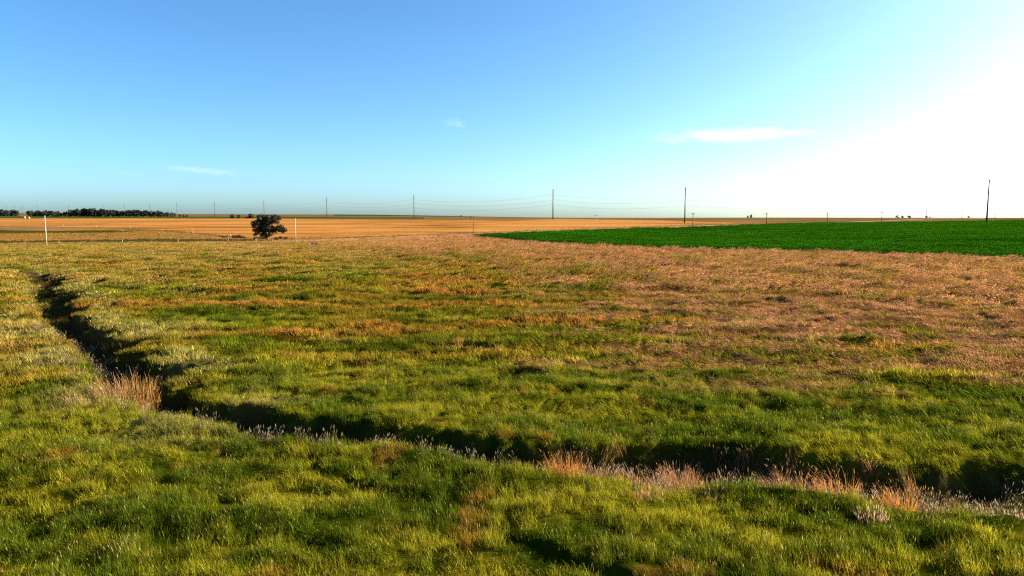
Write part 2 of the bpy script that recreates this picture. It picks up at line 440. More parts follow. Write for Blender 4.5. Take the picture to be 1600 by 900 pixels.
def field_material(name, dark, mid, light, rot, stretch, fine, wide=None):
    """field colour streaked along its drill rows, world metres"""
    dark, mid, light = dim(dark), dim(mid), dim(light)
    m, n, l = new_mat(name)
    g = nd(n, 'ShaderNodeNewGeometry')
    mp = nd(n, 'ShaderNodeMapping'); mp.inputs['Rotation'].default_value = (0, 0, rot); mp.inputs['Scale'].default_value = stretch
    l.new(g.outputs['Position'], mp.inputs[0])
    nz = nd(n, 'ShaderNodeTexNoise'); nz.inputs['Scale'].default_value = 1.0; nz.inputs['Detail'].default_value = 5; nz.inputs['Roughness'].default_value = .6
    l.new(mp.outputs[0], nz.inputs['Vector'])
    n2 = nd(n, 'ShaderNodeTexNoise'); n2.inputs['Scale'].default_value = fine; n2.inputs['Detail'].default_value = 5
    l.new(g.outputs['Position'], n2.inputs['Vector'])
    rp = nd(n, 'ShaderNodeValToRGB')
    e = rp.color_ramp.elements
    e[0].position = 0.37; e[0].color = (*dark, 1); e[1].position = 0.72; e[1].color = (*light, 1)
    k = e.new(0.50); k.color = (*mid, 1)
    l.new(nz.outputs[0], rp.inputs[0])
    f = mth(n, l, 'MULTIPLY_ADD', n2.outputs[0], 1.0, 0.5)
    sc = nd(n, 'ShaderNodeVectorMath', operation='SCALE'); l.new(rp.outputs[0], sc.inputs[0]); l.new(f, sc.inputs['Scale'])
    d = nd(n, 'ShaderNodeBsdfDiffuse'); l.new(sc.outputs[0], d.inputs['Color'])
    o = nd(n, 'ShaderNodeOutputMaterial'); l.new(d.outputs[0], o.inputs['Surface'])
    return m

def pasture_material():
    m, n, l = new_mat('pasture_turf')
    a = nd(n, 'ShaderNodeAttribute', attribute_type='GEOMETRY', attribute_name='gcol')
    g = nd(n, 'ShaderNodeNewGeometry')
    nz = nd(n, 'ShaderNodeTexNoise'); nz.inputs['Scale'].default_value = 2.2; nz.inputs['Detail'].default_value = 8; nz.inputs['Roughness'].default_value = .7
    l.new(g.outputs['Position'], nz.inputs['Vector'])
    f = mth(n, l, 'MULTIPLY_ADD', nz.outputs[0], 1.5, 0.15)
    sc = nd(n, 'ShaderNodeVectorMath', operation='SCALE'); l.new(a.outputs['Color'], sc.inputs[0]); l.new(f, sc.inputs['Scale'])
    d = nd(n, 'ShaderNodeBsdfDiffuse'); l.new(sc.outputs[0], d.inputs['Color'])
    bp = nd(n, 'ShaderNodeBump'); bp.inputs['Strength'].default_value = 0.8; bp.inputs['Distance'].default_value = 0.15
    l.new(nz.outputs[0], bp.inputs['Height']); l.new(bp.outputs[0], d.inputs['Normal'])
    o = nd(n, 'ShaderNodeOutputMaterial'); l.new(d.outputs[0], o.inputs['Surface'])
    return m

# ------------------------------------------------------------------ ground, cut into its fields
def build_ground():
    th = np.concatenate([np.arange(-180, -48, 4.0), np.arange(-48, 48, 0.18), np.arange(48, 180, 4.0)])
    th = np.radians(th)
    rs = [0.6, 2, 4, 6, 8]
    while rs[-1] < 250: rs.append(rs[-1]*1.007)
    while rs[-1] < 450: rs.append(rs[-1]*1.0045)
    while rs[-1] < 1200: rs.append(rs[-1]*1.009)
    while rs[-1] < 20000: rs.append(rs[-1]*1.05)
    rs = np.array(rs)
    T, RR = np.meshgrid(th, rs)
    X = RR*np.sin(T); Y = RR*np.cos(T)
    x, y = X.ravel(), Y.ravel()
    z = terrain(x, y)
    far_drop = sstep(6000, 20000, np.sqrt(x*x + y*y))*30
    z = z - far_drop
    nt, nr = len(th), len(rs)
    i, j = np.meshgrid(np.arange(nr - 1), np.arange(nt), indexing='ij')
    j2 = (j + 1) % nt
    q = np.stack([i*nt + j, i*nt + j2, (i + 1)*nt + j2, (i + 1)*nt + j], -1).reshape(-1, 4)[:, ::-1]
    cx = x[q].mean(1); cyy = y[q].mean(1)
    rr = np.sqrt(cx*cx + cyy*cyy)
    zone = np.zeros(len(q), int)
    zone[(rr > 640) & (cyy > 0)] = 4
    zone[rr > 900] = 4
    right = (cx > 40) & (cyy > 500)
    zone[right] = 4
    b = rr < 1700
    zone[b & inpoly(cx, cyy, WHEAT)] = 1
    zone[b & inpoly(cx, cyy, CROP)] = 2
    st = on_stripe(cx, cyy) & (zone != 1); zone[st] = 3
    c, dry = veg(x, y)
    f, sd, pr, dd = gully(x, y)
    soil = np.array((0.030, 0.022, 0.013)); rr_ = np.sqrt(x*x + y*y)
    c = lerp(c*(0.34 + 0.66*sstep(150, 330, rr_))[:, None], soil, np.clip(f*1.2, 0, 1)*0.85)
    return x, y, z, q, zone, c

gx, gy, gz, gq, gzone, gcol = build_ground()
M_PAST = pasture_material()
ROWS = math.atan2(58, 74.5)
M_WHEAT = field_material('ripe_wheat', (0.17, 0.066, 0.014), (0.36, 0.160, 0.042), (0.46, 0.245, 0.080), 0.25, (0.003, 0.030, 1), 0.35)
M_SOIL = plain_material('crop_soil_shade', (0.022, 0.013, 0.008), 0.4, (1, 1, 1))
M_FARGREEN = field_material('far_green_crop', (0.020, 0.040, 0.012), (0.030, 0.060, 0.014), (0.045, 0.075, 0.018), 0, (0.006, 0.02, 1), 0.1)
M_PLAIN = field_material('far_plain_grass', (0.07, 0.052, 0.018), (0.14, 0.088, 0.038), (0.21, 0.125, 0.06), 0.05, (0.0012, 0.010, 1), 0.05)
for zid, name, mat in ((0, 'pasture', M_PAST), (1, 'wheat_field', M_WHEAT), (2, 'crop_field', M_SOIL), (3, 'distant_green_field', M_FARGREEN), (4, 'distant_plain', M_PLAIN)):
    qq = gq[gzone == zid]
    used, inv = np.unique(qq, return_inverse=True)
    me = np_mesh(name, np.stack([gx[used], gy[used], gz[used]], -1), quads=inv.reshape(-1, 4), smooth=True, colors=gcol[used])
    tag(obj(name, me, mat=mat), kind='structure')

# dirt road: a crowned strip following the land
def strip(pts, width, lift, step=4.0):
    P = np.array(pts, float); seg = np.hypot(*np.diff(P, axis=0).T); s = np.concatenate([[0], np.cumsum(seg)])
    t = np.arange(0, s[-1], step)
    cx = np.interp(t, s, P[:, 0]); cy_ = np.interp(t, s, P[:, 1])
    k = np.ones(9)/9; cx[8:-8] = np.convolve(cx, k, 'same')[8:-8]; cy_[8:-8] = np.convolve(cy_, k, 'same')[8:-8]
    dx = np.gradient(cx); dy = np.gradient(cy_); l = np.hypot(dx, dy); nx, ny = -dy/l, dx/l
    off = np.linspace(-0.5, 0.5, 7)*width; crown = lift*np.array([-2.0, 0.8, 1.1, 1.4, 1.1, 0.8, -2.0])
    V = []
    for o, c in zip(off, crown):
        wob = 0.3*N4(t*0.2, t*0 + o) if abs(o) > width*.4 else 0
        xx = cx + nx*(o + wob); yy = cy_ + ny*(o + wob); V.append(np.stack([xx, yy, macro(xx, yy) + c], -1))
    V = np.stack(V, 1); m = len(t); idx = np.arange(m*7).reshape(m, 7)
    q = np.stack([idx[:-1, :-1], idx[:-1, 1:], idx[1:, 1:], idx[1:, :-1]], -1).reshape(-1, 4)
    return V.reshape(-1, 3), q[:, ::-1]
v, q = strip(ROAD, 5.5, 0.18)
M_ROAD = plain_material('dirt_road_gravel', (0.19, 0.140, 0.088), 0.25, (0.4, 0.4, 0.4))
tag(obj('dirt_road', np_mesh('dirt_road', v, quads=q, smooth=True), mat=M_ROAD), kind='structure')

# ------------------------------------------------------------------ grass tufts
PROTO = bpy.data.collections.new('tuft_shapes')            # not linked to the scene: shapes for the grass scatter

def tuft_mesh(name, n, rad, h0, h1, wid, bend, heads=0.0, seed=1, lean=0.0, head_len=0.09, segs=2, head_w=1.6):
    g = np.random.default_rng(seed)
    V = []; Q = []; T = []; A = []
    for b in range(n):
        a = g.uniform(0, 2*np.pi); rr = rad*math.sqrt(g.uniform()); bx, by = rr*math.cos(a), rr*math.sin(a)
        h = g.uniform(h0, h1); yaw = g.uniform(0, np.pi); ux, uy = math.cos(yaw), math.sin(yaw)
        bd = g.uniform(0.3, 1.0)*bend*h; ba = g.normal(0, 0.9) if lean else g.uniform(0, 2*np.pi)
        ex, ey = math.cos(ba)*bd + lean*h, math.sin(ba)*bd
        w = wid*g.uniform(.6, 1.3)/2; rnd = g.uniform(); hd = g.uniform() < heads
        k0 = len(V)
        for s in range(segs):
            t = s/segs; ww = w*(1 - 0.45*t); cx = bx + ex*t*t; cy_ = by + ey*t*t; cz = h*t*(1 - 0.12*t*bend)
            V += [(cx - ux*ww, cy_ - uy*ww, cz), (cx + ux*ww, cy_ + uy*ww, cz)]; A += [(rnd, t, 0)]*2
            if s: Q.append((k0 + 2*s - 2, k0 + 2*s - 1, k0 + 2*s + 1, k0 + 2*s))
        tipz = h*(1 - 0.12*bend); V.append((bx + ex, by + ey, tipz)); A.append((rnd, 1, 0))
        T.append((k0 + 2*segs - 2, k0 + 2*segs - 1, k0 + 2*segs))
        if hd:
            k1 = len(V); hw = w*head_w; tx, ty, t_z = bx + ex, by + ey, tipz
            dx, dy = ex*0.25, ey*0.25
            hl = head_len*g.uniform(.7, 1.3)
            V += [(tx - dx*.3, ty - dy*.3, t_z - hl*.4), (tx - ux*hw, ty - uy*hw, t_z + hl*.25), (tx + ux*hw, ty + uy*hw, t_z + hl*.25), (tx + dx*.6, ty + dy*.6, t_z + hl)]
            A += [(rnd, 1, 1)]*4; Q.append((k1, k1 + 1, k1 + 3, k1 + 2))
    me = np_mesh(name, V, quads=Q, tris=T, colors=np.array(A), cname='bl')
    return me

M_GRASS = grass_material('green_grass_blades')
M_DRY = grass_material('dry_grass_blades', head=(0.44, 0.26, 0.13), trans=0.42, tip=0.25, tipcol=(0.42, 0.25, 0.11))
M_SEDGE = grass_material('sedge_blades', head=(0.33, 0.27, 0.19), trans=0.4, tip=0.2)

def protos(name, mat, specs):
    c = bpy.data.collections.new(name)
    for i, s in enumerate(specs):
        me = tuft_mesh('%s_%d' % (name, i), seed=i*7 + len(name), **s); me.materials.append(mat)
        o = bpy.data.objects.new('%s_%d' % (name, i), me); c.objects.link(o)
    return c

P_NEAR = protos('near_tuft', M_GRASS, [dict(n=46, rad=.25, h0=.16, h1=.42, wid=.012, bend=.5, heads=.03), dict(n=50, rad=.29, h0=.12, h1=.34, wid=.013, bend=.7),
                                      dict(n=40, rad=.23, h0=.2, h1=.55, wid=.011, bend=.45, heads=.08), dict(n=46, rad=.27, h0=.15, h1=.38, wid=.013, bend=.6, heads=.02)])
P_NEARDRY = protos('near_dry_tuft', M_DRY, [dict(n=44, rad=.28, h0=.2, h1=.5, wid=.010, bend=.7, heads=.25, lean=.2), dict(n=42, rad=.3, h0=.16, h1=.4, wid=.011, bend=.8, heads=.15, lean=.35)])
P_MID = protos('mid_tuft', M_GRASS, [dict(n=34, rad=.45, h0=.25, h1=.55, wid=.032, bend=.6, heads=.02, head_w=1.0), dict(n=36, rad=.5, h0=.2, h1=.45, wid=.034, bend=.8), dict(n=30, rad=.42, h0=.3, h1=.62, wid=.03, bend=.55, heads=.05, head_w=1.0)])
P_MIDDRY = protos('mid_dry_tuft', M_DRY, [dict(n=36, rad=.5, h0=.22, h1=.5, wid=.030, bend=.8, heads=.25, lean=.35, head_w=1.0), dict(n=34, rad=.55, h0=.2, h1=.42, wid=.032, bend=.9, heads=.15, lean=.5, head_w=1.0)])
P_FAR = protos('far_tuft', M_GRASS, [dict(n=80, rad=1.2, h0=.2, h1=.44, wid=.05, bend=.7), dict(n=78, rad=1.3, h0=.16, h1=.4, wid=.055, bend=.8), dict(n=80, rad=1.1, h0=.2, h1=.5, wid=.048, bend=.6)])
P_FARDRY = protos('far_dry_tuft', M_DRY, [dict(n=95, rad=1.25, h0=.16, h1=.40, wid=.045, bend=.8, lean=.4), dict(n=90, rad=1.3, h0=.14, h1=.36, wid=.05, bend=.9, lean=.5)])
P_SEDGE = protos('sedge_tuft', M_SEDGE, [dict(n=22, rad=.22, h0=.35, h1=.75, wid=.013, bend=.45, heads=.6, head_len=.09, head_w=1.7), dict(n=20, rad=.2, h0=.3, h1=.6, wid=.013, bend=.6, heads=.7, head_len=.08, head_w=1.7)])

def eul(phi, tilt, psi):
    """XYZ euler of Rz(phi) Ry(tilt) Rz(psi)"""
    cp, sp, ct, st, cs, ss = np.cos(phi), np.sin(phi), np.cos(tilt), np.sin(tilt), np.cos(psi), np.sin(psi)
    r00 = cp*ct*cs - sp*ss; r10 = sp*ct*cs + cp*ss; r20 = -st*cs; r21 = st*ss; r22 = ct
    return np.stack([np.arctan2(r21, r22), np.arcsin(np.clip(-r20, -1, 1)), np.arctan2(r10, r00)], -1)

def scatter(name, coll, pts, rot, scl, idx, col, label, cat):
    me = bpy.data.meshes.new(name)
    me.vertices.add(len(pts)); me.vertices.foreach_set('co', np.asarray(pts, np.float32).ravel())
    for nm, typ, key, arr in (('rot', 'FLOAT_VECTOR', 'vector', rot), ('scl', 'FLOAT_VECTOR', 'vector', scl)):
        a = me.attributes.new(nm, typ, 'POINT'); a.data.foreach_set(key, np.asarray(arr, np.float32).ravel())
    a = me.attributes.new('vid', 'INT', 'POINT'); a.data.foreach_set('value', np.asarray(idx, np.int32))
    a = me.attributes.new('gcol', 'FLOAT_COLOR', 'POINT'); cc = np.ones((len(pts), 4), np.float32); cc[:, :3] = col; a.data.foreach_set('color', cc.ravel())
    o = obj(name, me); tag(o, label, cat, kind='stuff')
    ng = bpy.data.node_groups.new(name + '_scatter', 'GeometryNodeTree')
    ng.interface.new_socket('Geometry', in_out='INPUT', socket_type='NodeSocketGeometry')
    ng.interface.new_socket('Geometry', in_out='OUTPUT', socket_type='NodeSocketGeometry')
    n, l = ng.nodes, ng.links
    gi, go = n.new('NodeGroupInput'), n.new('NodeGroupOutput')
    ci = n.new('GeometryNodeCollectionInfo'); ci.inputs['Collection'].default_value = coll
    ci.inputs['Separate Children'].default_value = True; ci.inputs['Reset Children'].default_value = True
    ip = n.new('GeometryNodeInstanceOnPoints'); ip.inputs['Pick Instance'].default_value = True
    def na(nm, typ):
        k = n.new('GeometryNodeInputNamedAttribute'); k.data_type = typ; k.inputs['Name'].default_value = nm
        return k.outputs[0]
    l.new(gi.outputs[0], ip.inputs['Points']); l.new(ci.outputs[0], ip.inputs['Instance'])
    l.new(na('vid', 'INT'), ip.inputs['Instance Index'])
    l.new(na('rot', 'FLOAT_VECTOR'), ip.inputs['Rotation']); l.new(na('scl', 'FLOAT_VECTOR'), ip.inputs['Scale'])
    l.new(ip.outputs[0], go.inputs[0])
    md = o.modifiers.new('scatter', 'NODES'); md.node_group = ng
    return o

def ring_points(r0, r1, density, half=47.0):
    area = R(half)*(r1*r1 - r0*r0)
    n = int(area*density)
    r = np.sqrt(RNG.uniform(r0*r0, r1*r1, n)); a = RNG.uniform(-R(half), R(half), n)
    return r*np.sin(a), r*np.cos(a)

def pasture_only(x, y, margin=2.5):
    return ~inpoly(x, y, WHEAT) & ~inpoly(x, y, CROP) & (on_road(x, y) > 3.6)

def grass_ring(r0, r1, density, green, dry, tag_, hs=1.0, bank=True):
    x, y = ring_points(r0, r1, density)
    r = np.sqrt(x*x + y*y)
    f, sd, pr, dd = gully(x, y)
    keep = RNG.uniform(size=len(x)) > np.clip(f*1.1, 0, 0.72)
    rt = rut(x, y) if r0 < 60 else 0
    keep &= RNG.uniform(size=len(x)) > rt*0.97
    gap = N4.fbm(x*0.75 + 3, y*0.95, 2) + 0.5*N6.fbm(x*0.25, y*0.4 + 7, 2)
    if r0 < 95: keep &= RNG.uniform(size=len(x)) < np.clip(0.72 + 1.1*gap, 0.25, 1.0)
    if r1 > 150: keep &= pasture_only(x, y)
    x, y, f, r = x[keep], y[keep], f[keep], r[keep]
    z = terrain(x, y) - 0.03
    c, d = veg(x, y)
    n = len(x)
    isdry = RNG.uniform(size=n) < np.clip(d*1.05 - 0.04, 0, 0.86)
    sp = 0.38 - 0.22*sstep(60, 110, r)[:, None]
    c = c*(1 + sp*RNG.uniform(-1, 1, (n, 1)))
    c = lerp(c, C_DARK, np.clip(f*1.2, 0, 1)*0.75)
    c = np.where((~isdry & (d > 0.4))[:, None], lerp(C_OLIVE, C_LUSH, RNG.uniform(0, 1, n)*sstep(110, 60, r))*RNG.uniform(.8, 1.2, (n, 1)), c)
    # lean: lodged swathes on the right and in the dry belt, light breeze elsewhere
    lod = sstep(0.0, 0.5, N3.fbm(x*0.12 + 50, y*0.2, 2) + 0.25)*sstep(-10, 12, x + 0.1*y)*sstep(24, 34, r)
    phi = np.pi + 0.9*N5.fbm(x*0.06, y*0.06 + 40, 2) + RNG.normal(0, .25, n)
    tilt = R(8) + R(48)*lod*RNG.uniform(.6, 1.1, n) + np.abs(RNG.normal(0, R(7), n))
    psi = RNG.uniform(0, 2*np.pi, n)
    psi = np.where(isdry, -phi*0 + RNG.normal(0, .5, n), psi)
    rot = eul(phi, tilt, psi)
    hn = 0.95 + 0.75*N6.fbm(x*0.22, y*0.34, 2) + 0.45*N4(x*0.75 + 3, y*0.95)
    hn = np.clip(hn, 0.35, 1.75)*RNG.uniform(.8, 1.2, n)*hs
    s = np.stack([RNG.uniform(.85, 1.2, n)]*2 + [hn], -1)
    P = np.stack([x, y, z], -1)
    for sel, coll, nm, lab in ((~isdry, green, 'green_grass', 'green pasture grass, ' + tag_), (isdry, dry, 'dry_grass', 'dry tan grass, ' + tag_)):
        k = int(sel.sum())
        if k < 10: continue
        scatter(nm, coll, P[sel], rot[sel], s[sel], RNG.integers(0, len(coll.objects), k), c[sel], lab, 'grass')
    return n

cnt = 0
cnt += grass_ring(13, 26, 16, P_NEAR, P_NEARDRY, 'in the foreground below the gully')
cnt += grass_ring(26, 46, 13, P_NEAR, P_NEARDRY, 'along both banks of the gully')
cnt += grass_ring(46, 95, 4.6, P_MID, P_MIDDRY, 'in the middle of the pasture')
cnt += grass_ring(95, 200, 1.1, P_FAR, P_FARDRY, 'far across the pasture')
cnt += grass_ring(200, 330, 0.8, P_FAR, P_FARDRY, 'at the far edge of the pasture by the road')
cnt += grass_ring(330, 560, 0.16, P_FAR, P_FARDRY, 'in the swale beyond the road', hs=1.3)
print('grass tufts', cnt)

# seed-headed sedge standing along the near side of the gully floor and lip
def sedge():
    X = []; Y = []
    x, y = ring_points(18, 75, 9)
    f, sd, pr, dd = gully(x, y)
    want = np.where((f > 0.25) & (sd < 0.5), 0.75, np.where(f > 0.6, 0.20, np.where((dd > 0) & (dd < 1.0) & (sd < 0), 0.12, 0)))
    k = RNG.uniform(size=len(x)) < want
    x, y = x[k], y[k]
    n = len(x)
    rot = eul(RNG.uniform(0, 6.28, n), np.abs(RNG.normal(0, R(9), n)), RNG.uniform(0, 6.28, n))
    s = np.stack([RNG.uniform(.9, 1.3, n)]*2 + [RNG.uniform(.8, 1.35, n)], -1)
    c = ALB*np.array((0.075, 0.065, 0.03))*RNG.uniform(.6, 1.5, (n, 1))
    scatter('sedge', P_SEDGE, np.stack([x, y, terrain(x, y) - .03], -1), rot, s, RNG.integers(0, 2, n), c, 'pale seed-headed sedge growing in the gully', 'sedge')
sedge()

# russet reeds tangled along the floor of the right-hand reach
def reeds():
    x, y = ring_points(18, 40, 9)
    f, sd, pr, dd = gully(x, y)
    want = sstep(12.6, 14, pr)*sstep(20.5, 18.5, pr)*(f > 0.2)*np.where(sd < 0, 0.95, 0.5)*sstep(-0.45, 0.1, N3.fbm(x*0.5, y*0.5, 2))
    k = RNG.uniform(size=len(x)) < want
    x, y = x[k], y[k]; n = len(x)
    rot = eul(np.pi + RNG.normal(0, .8, n), R(10) + np.abs(RNG.normal(0, R(12), n)), RNG.uniform(0, 6.28, n))
    s = np.stack([RNG.uniform(.9, 1.3, n)]*2 + [RNG.uniform(1.1, 2.5, n)], -1)
    c = ALB*lerp(np.array((0.34, 0.155, 0.06)), np.array((0.16, 0.10, 0.045)), RNG.uniform(0, 1, n))
    scatter('reeds', P_NEARDRY, np.stack([x, y, terrain(x, y) - .03], -1), rot, s, RNG.integers(0, 2, n), c, 'russet dry reeds tangled on the gully floor at right', 'reeds')
reeds()

# ------------------------------------------------------------------ row crop
M_CROP = grass_material('row_crop_leaves', trans=0.25, tip=0.10, tipcol=(0.03, 0.10, 0.008))
def crop_patch(seed, size=3.2, rows=4, n=260, wid=.12):
    g = np.random.default_rng(seed); V = []; Q = []; T = []; A = []
    for b in range(n):
        row = g.integers(0, rows); by = (row + .5)/rows*size - size/2 + g.normal(0, .06); bx = g.uniform(-size/2, size/2)
        h = g.uniform(.15, 1.1); a = g.uniform(0, 6.28); L = g.uniform(.3, .55); ux, uy = -math.sin(a)*wid/2, math.cos(a)*wid/2
        rnd = g.uniform(); k0 = len(V)
        V += [(bx, by, h*.75), (bx + math.cos(a)*L*.5 + ux, by + math.sin(a)*L*.5 + uy, h + .08), (bx + math.cos(a)*L*.5 - ux, by + math.sin(a)*L*.5 - uy, h + .08), (bx + math.cos(a)*L, by + math.sin(a)*L, h - .05)]
        A += [(rnd, .4, 0), (rnd, .6, 0), (rnd, .6, 0), (rnd, 1, 0)]; Q.append((k0, k0 + 2, k0 + 3, k0 + 1))
    return np_mesh('crop_patch', V, quads=Q, colors=np.array(A), cname='bl')
CP = bpy.data.collections.new('crop_shapes')
for s in range(3):
    me = crop_patch(s + 50); me.materials.append(M_CROP); CP.objects.link(bpy.data.objects.new('crop_patch_%d' % s, me))
def crop():
    ang = math.atan2(-172, 149.5); ca, sa = math.cos(ang), math.sin(ang)
    u, w = np.meshgrid(np.arange(-700, 700, 3.0), np.arange(-700, 700, 3.05)); u = u.ravel() + RNG.uniform(-.3, .3, u.size); w = w.ravel()
    x = u*ca - w*sa + 130; y = u*sa + w*ca + 300
    r = np.sqrt(x*x + y*y); az = np.abs(np.arctan2(x, y))
    edge = np.minimum(0, 0)
    nearedge = polydist(x, y, CROP[:11])[0]
    k = inpoly(x, y, CROP) & (nearedge > 3.6 + 2.2*N4.fbm(x*0.08, y*0.08, 3)) & ((np.abs((w % 36.6) - 18) > 1.4) | (N2(x*0.02, y*0.02) > 0.25)) & (az < R(47)) & (r < 720)
    x, y = x[k], y[k]; n = len(x)
    rot = np.stack([np.zeros(n), np.zeros(n), ang + np.pi*RNG.integers(0, 2, n)], -1)
    hh = 1.0 + 0.35*N2.fbm(x*0.03, y*0.05, 3) + RNG.normal(0, .12, n)
    s = np.stack([np.ones(n), np.ones(n), hh], -1)
    v = 0.7*N3.fbm(x*0.02, y*0.06, 3) + 0.8*N4.fbm((x*ca + y*sa)*0.006, (-x*sa + y*ca)*0.09, 3)
    c = ALB*np.array((0.023, 0.112, 0.003))*(1 + 0.8*v[:, None])*RNG.uniform(.85, 1.15, (n, 1))
    print('crop patches', n)
    scatter('row_crop', CP, np.stack([x, y, terrain(x, y)], -1), rot, s, RNG.integers(0, 3, n), c, 'lush dark green row crop filling the field on the right', 'crop')
crop()

# ------------------------------------------------------------------ tawny clumps in the gully
def big_clump(name, loc, n, rx, ry, h0, h1, wid, mat, label, rz=0.0, lean=0.1, heads=.22, seed=1, head_len=.13, group=None):
    g = np.random.default_rng(seed); V = []; Q = []; T = []; A = []
    for b in range(n):
        a = g.uniform(0, 6.283); q = math.sqrt(g.uniform()); lx, ly = rx*q*math.cos(a), ry*q*math.sin(a)
        bx = lx*math.cos(rz) - ly*math.sin(rz); by = lx*math.sin(rz) + ly*math.cos(rz)
        h = (h0*.5 + (h1 - h0*.5)*g.uniform()**1.2)*(1 - .6*q*q*q); yaw = g.uniform(0, 3.14); ux, uy = math.cos(yaw), math.sin(yaw)
        ex = (.42*lx/rx + g.normal(0, .16) - lean)*h; ey = (.42*ly/ry + g.normal(0, .16))*h
        w = wid*g.uniform(.6, 1.3)/2; rnd = g.uniform(); k0 = len(V)
        bz = tz(loc[0] + bx, loc[1] + by) - loc[2] - 0.03 if b % 4 == 0 else bz
        for t in (0, .5):
            V += [(bx + ex*t*t - ux*w*(1 - .4*t), by + ey*t*t - uy*w*(1 - .4*t), bz + h*t), (bx + ex*t*t + ux*w*(1 - .4*t), by + ey*t*t + uy*w*(1 - .4*t), bz + h*t)]; A += [(rnd, t, 0)]*2
        V.append((bx + ex, by + ey, bz + h*.96)); A.append((rnd, 1, 0))
        Q.append((k0, k0 + 1, k0 + 3, k0 + 2)); T.append((k0 + 2, k0 + 3, k0 + 4))
        if g.uniform() < heads:
            k1 = len(V); hw = w*1.6; hl = head_len*g.uniform(.6, 1.3)
            tx, ty, t_ = bx + ex, by + ey, bz + h*.9
            V += [(tx, ty, t_ - hl*.2), (tx - ux*hw, ty - uy*hw, t_ + hl*.4), (tx + ux*hw, ty + uy*hw, t_ + hl*.4), (tx + ex*.25, ty + ey*.25, t_ + hl)]
            A += [(rnd, 1, 1)]*4; Q.append((k1, k1 + 1, k1 + 3, k1 + 2))
    me = np_mesh(name, V, quads=Q, tris=T, colors=np.array(A), cname='bl')
    return tag(obj(name, me, loc=loc, mat=mat), label, 'grass clump', group)

M_TAWNY = clump_material('tawny_clump', (0.40, 0.17, 0.035), (0.48, 0.24, 0.07), .55)
M_GOLD = clump_material('golden_clump', (0.36, 0.18, 0.035), (0.44, 0.25, 0.07), .55)
M_RUSSET = clump_material('russet_clump', (0.36, 0.17, 0.075), (0.46, 0.27, 0.14), .55)
M_CREAM = clump_material('cream_clump', (0.30, 0.20, 0.10), (0.42, 0.29, 0.17), .5)
def clump_at(x, y, *a, **k):
    return big_clump('grass_clump', (x, y, tz(x, y)), *a, **k)
GP = 'tawny clumps along the gully'
clump_at(-21.9, 38.0, 3000, 1.8, 1.3, 1.1, 1.75, .020, M_GOLD, 'large rounded golden-brown grass clump in the bend of the gully at left', seed=2, group=GP)
clump_at(2.1, 26.0, 1100, .75, .5, 1.0, 1.6, .014, M_TAWNY, 'bright orange upright grass clump on the near lip at mid gully', seed=3, group=GP)
clump_at(4.7, 27.2, 620, .9, .45, .9, 1.5, .013, M_RUSSET, 'reddish grass clump on the gully floor, right of the bright orange one', seed=4, group=GP)
clump_at(6.8, 27.0, 900, 1.0, .55, 1.0, 1.7, .013, M_RUSSET, 'larger reddish grass clump on the gully floor against the dark far bank', seed=5, group=GP)
clump_at(10.5, 25.3, 700, .9, .5, .9, 1.5, .013, M_RUSSET, 'leaning brown grass clump beside the hooked green lip of the gully', seed=6, group=GP, lean=.3)
clump_at(12.0, 24.3, 760, 1.0, .5, .9, 1.4, .013, M_TAWNY, 'leaning tawny grass clump, second from the right end of the gully row', seed=7, group=GP, lean=.3)
clump_at(13.8, 23.4, 760, .7, .4, .8, 1.3, .013, M_TAWNY, 'orange grass clump nearest the right end of the gully row', seed=8, group=GP, lean=.2)
clump_at(16.7, 22.3, 520, 1.1, .35, .3, .6, .016, M_CREAM, 'low cream-coloured grass clump on the near lip at the right edge', rz=-.35, seed=9, heads=.9, group=GP)
clump_at(12.0, 21.8, 160, .45, .3, .3, .55, .014, M_CREAM, 'small cream grass clump in the foreground lawn at right', seed=10, heads=.8, group=GP)
clump_at(4.9, 23.5, 200, .6, .35, .35, .7, .013, M_RUSSET, 'low reddish grass clump in the green foreground below the gully', seed=11, group=GP)
clump_at(-23.4, 36.0, 150, .7, .3, .3, .55, .014, M_CREAM, 'low straw-yellow grass clump in front of the golden-brown clump', seed=12, heads=.7, group=GP)

# ------------------------------------------------------------------ trees
M_BARK = plain_material('bark', (0.10, 0.075, 0.055), .4, (2, 2, 8))
M_LEAF = foliage_material('cottonwood_leaves', (0.008, 0.012, 0.004), (0.030, 0.036, 0.008), .18)
M_FARLEAF = foliage_material('shelterbelt_leaves', (0.008, 0.017, 0.009), (0.024, 0.038, 0.016), .15)

def leaf_cloud(clumps, per_m2, size, seed, squash=.85):
    """leaf-sized quads spread through a set of (x, y, z, radius) clumps"""
    g = np.random.default_rng(seed); V = []; A = []
    for (cx, cy_, cz, rd) in clumps:
        n = int(max(12, per_m2*rd*rd)); tone = g.uniform(-.2, .2)
        d = g.normal(size=(n, 3)); d /= np.linalg.norm(d, axis=1)[:, None]
        rad = rd*g.uniform(.25, 1.0, n)**.45*(1 + .18*np.sin(5*d[:, 0] + cx)*np.sin(4*d[:, 2] + cz))
        p = d*rad[:, None]*np.array((1, 1, squash)) + np.array((cx, cy_, cz))
        nr = d + g.normal(0, .7, (n, 3)); nr /= np.linalg.norm(nr, axis=1)[:, None]
        u = np.cross(nr, g.normal(size=(n, 3))); u /= np.linalg.norm(u, axis=1)[:, None]; w = np.cross(nr, u)
        s = size*g.uniform(.6, 1.3, n)[:, None]
        q = np.stack([p - u*s, p + w*s*.45, p + u*s, p - w*s*.45], 1); V.append(q.reshape(-1, 3))
        t = np.clip(g.uniform(0, 1, n) + tone, 0, 1); A.append(np.repeat(np.stack([t, t*0, t*0], -1), 4, 0))
    V = np.concatenate(V); A = np.concatenate(A)
    return np_mesh('crown', V, quads=np.arange(len(V)).reshape(-1, 4), colors=A, cname='bl')

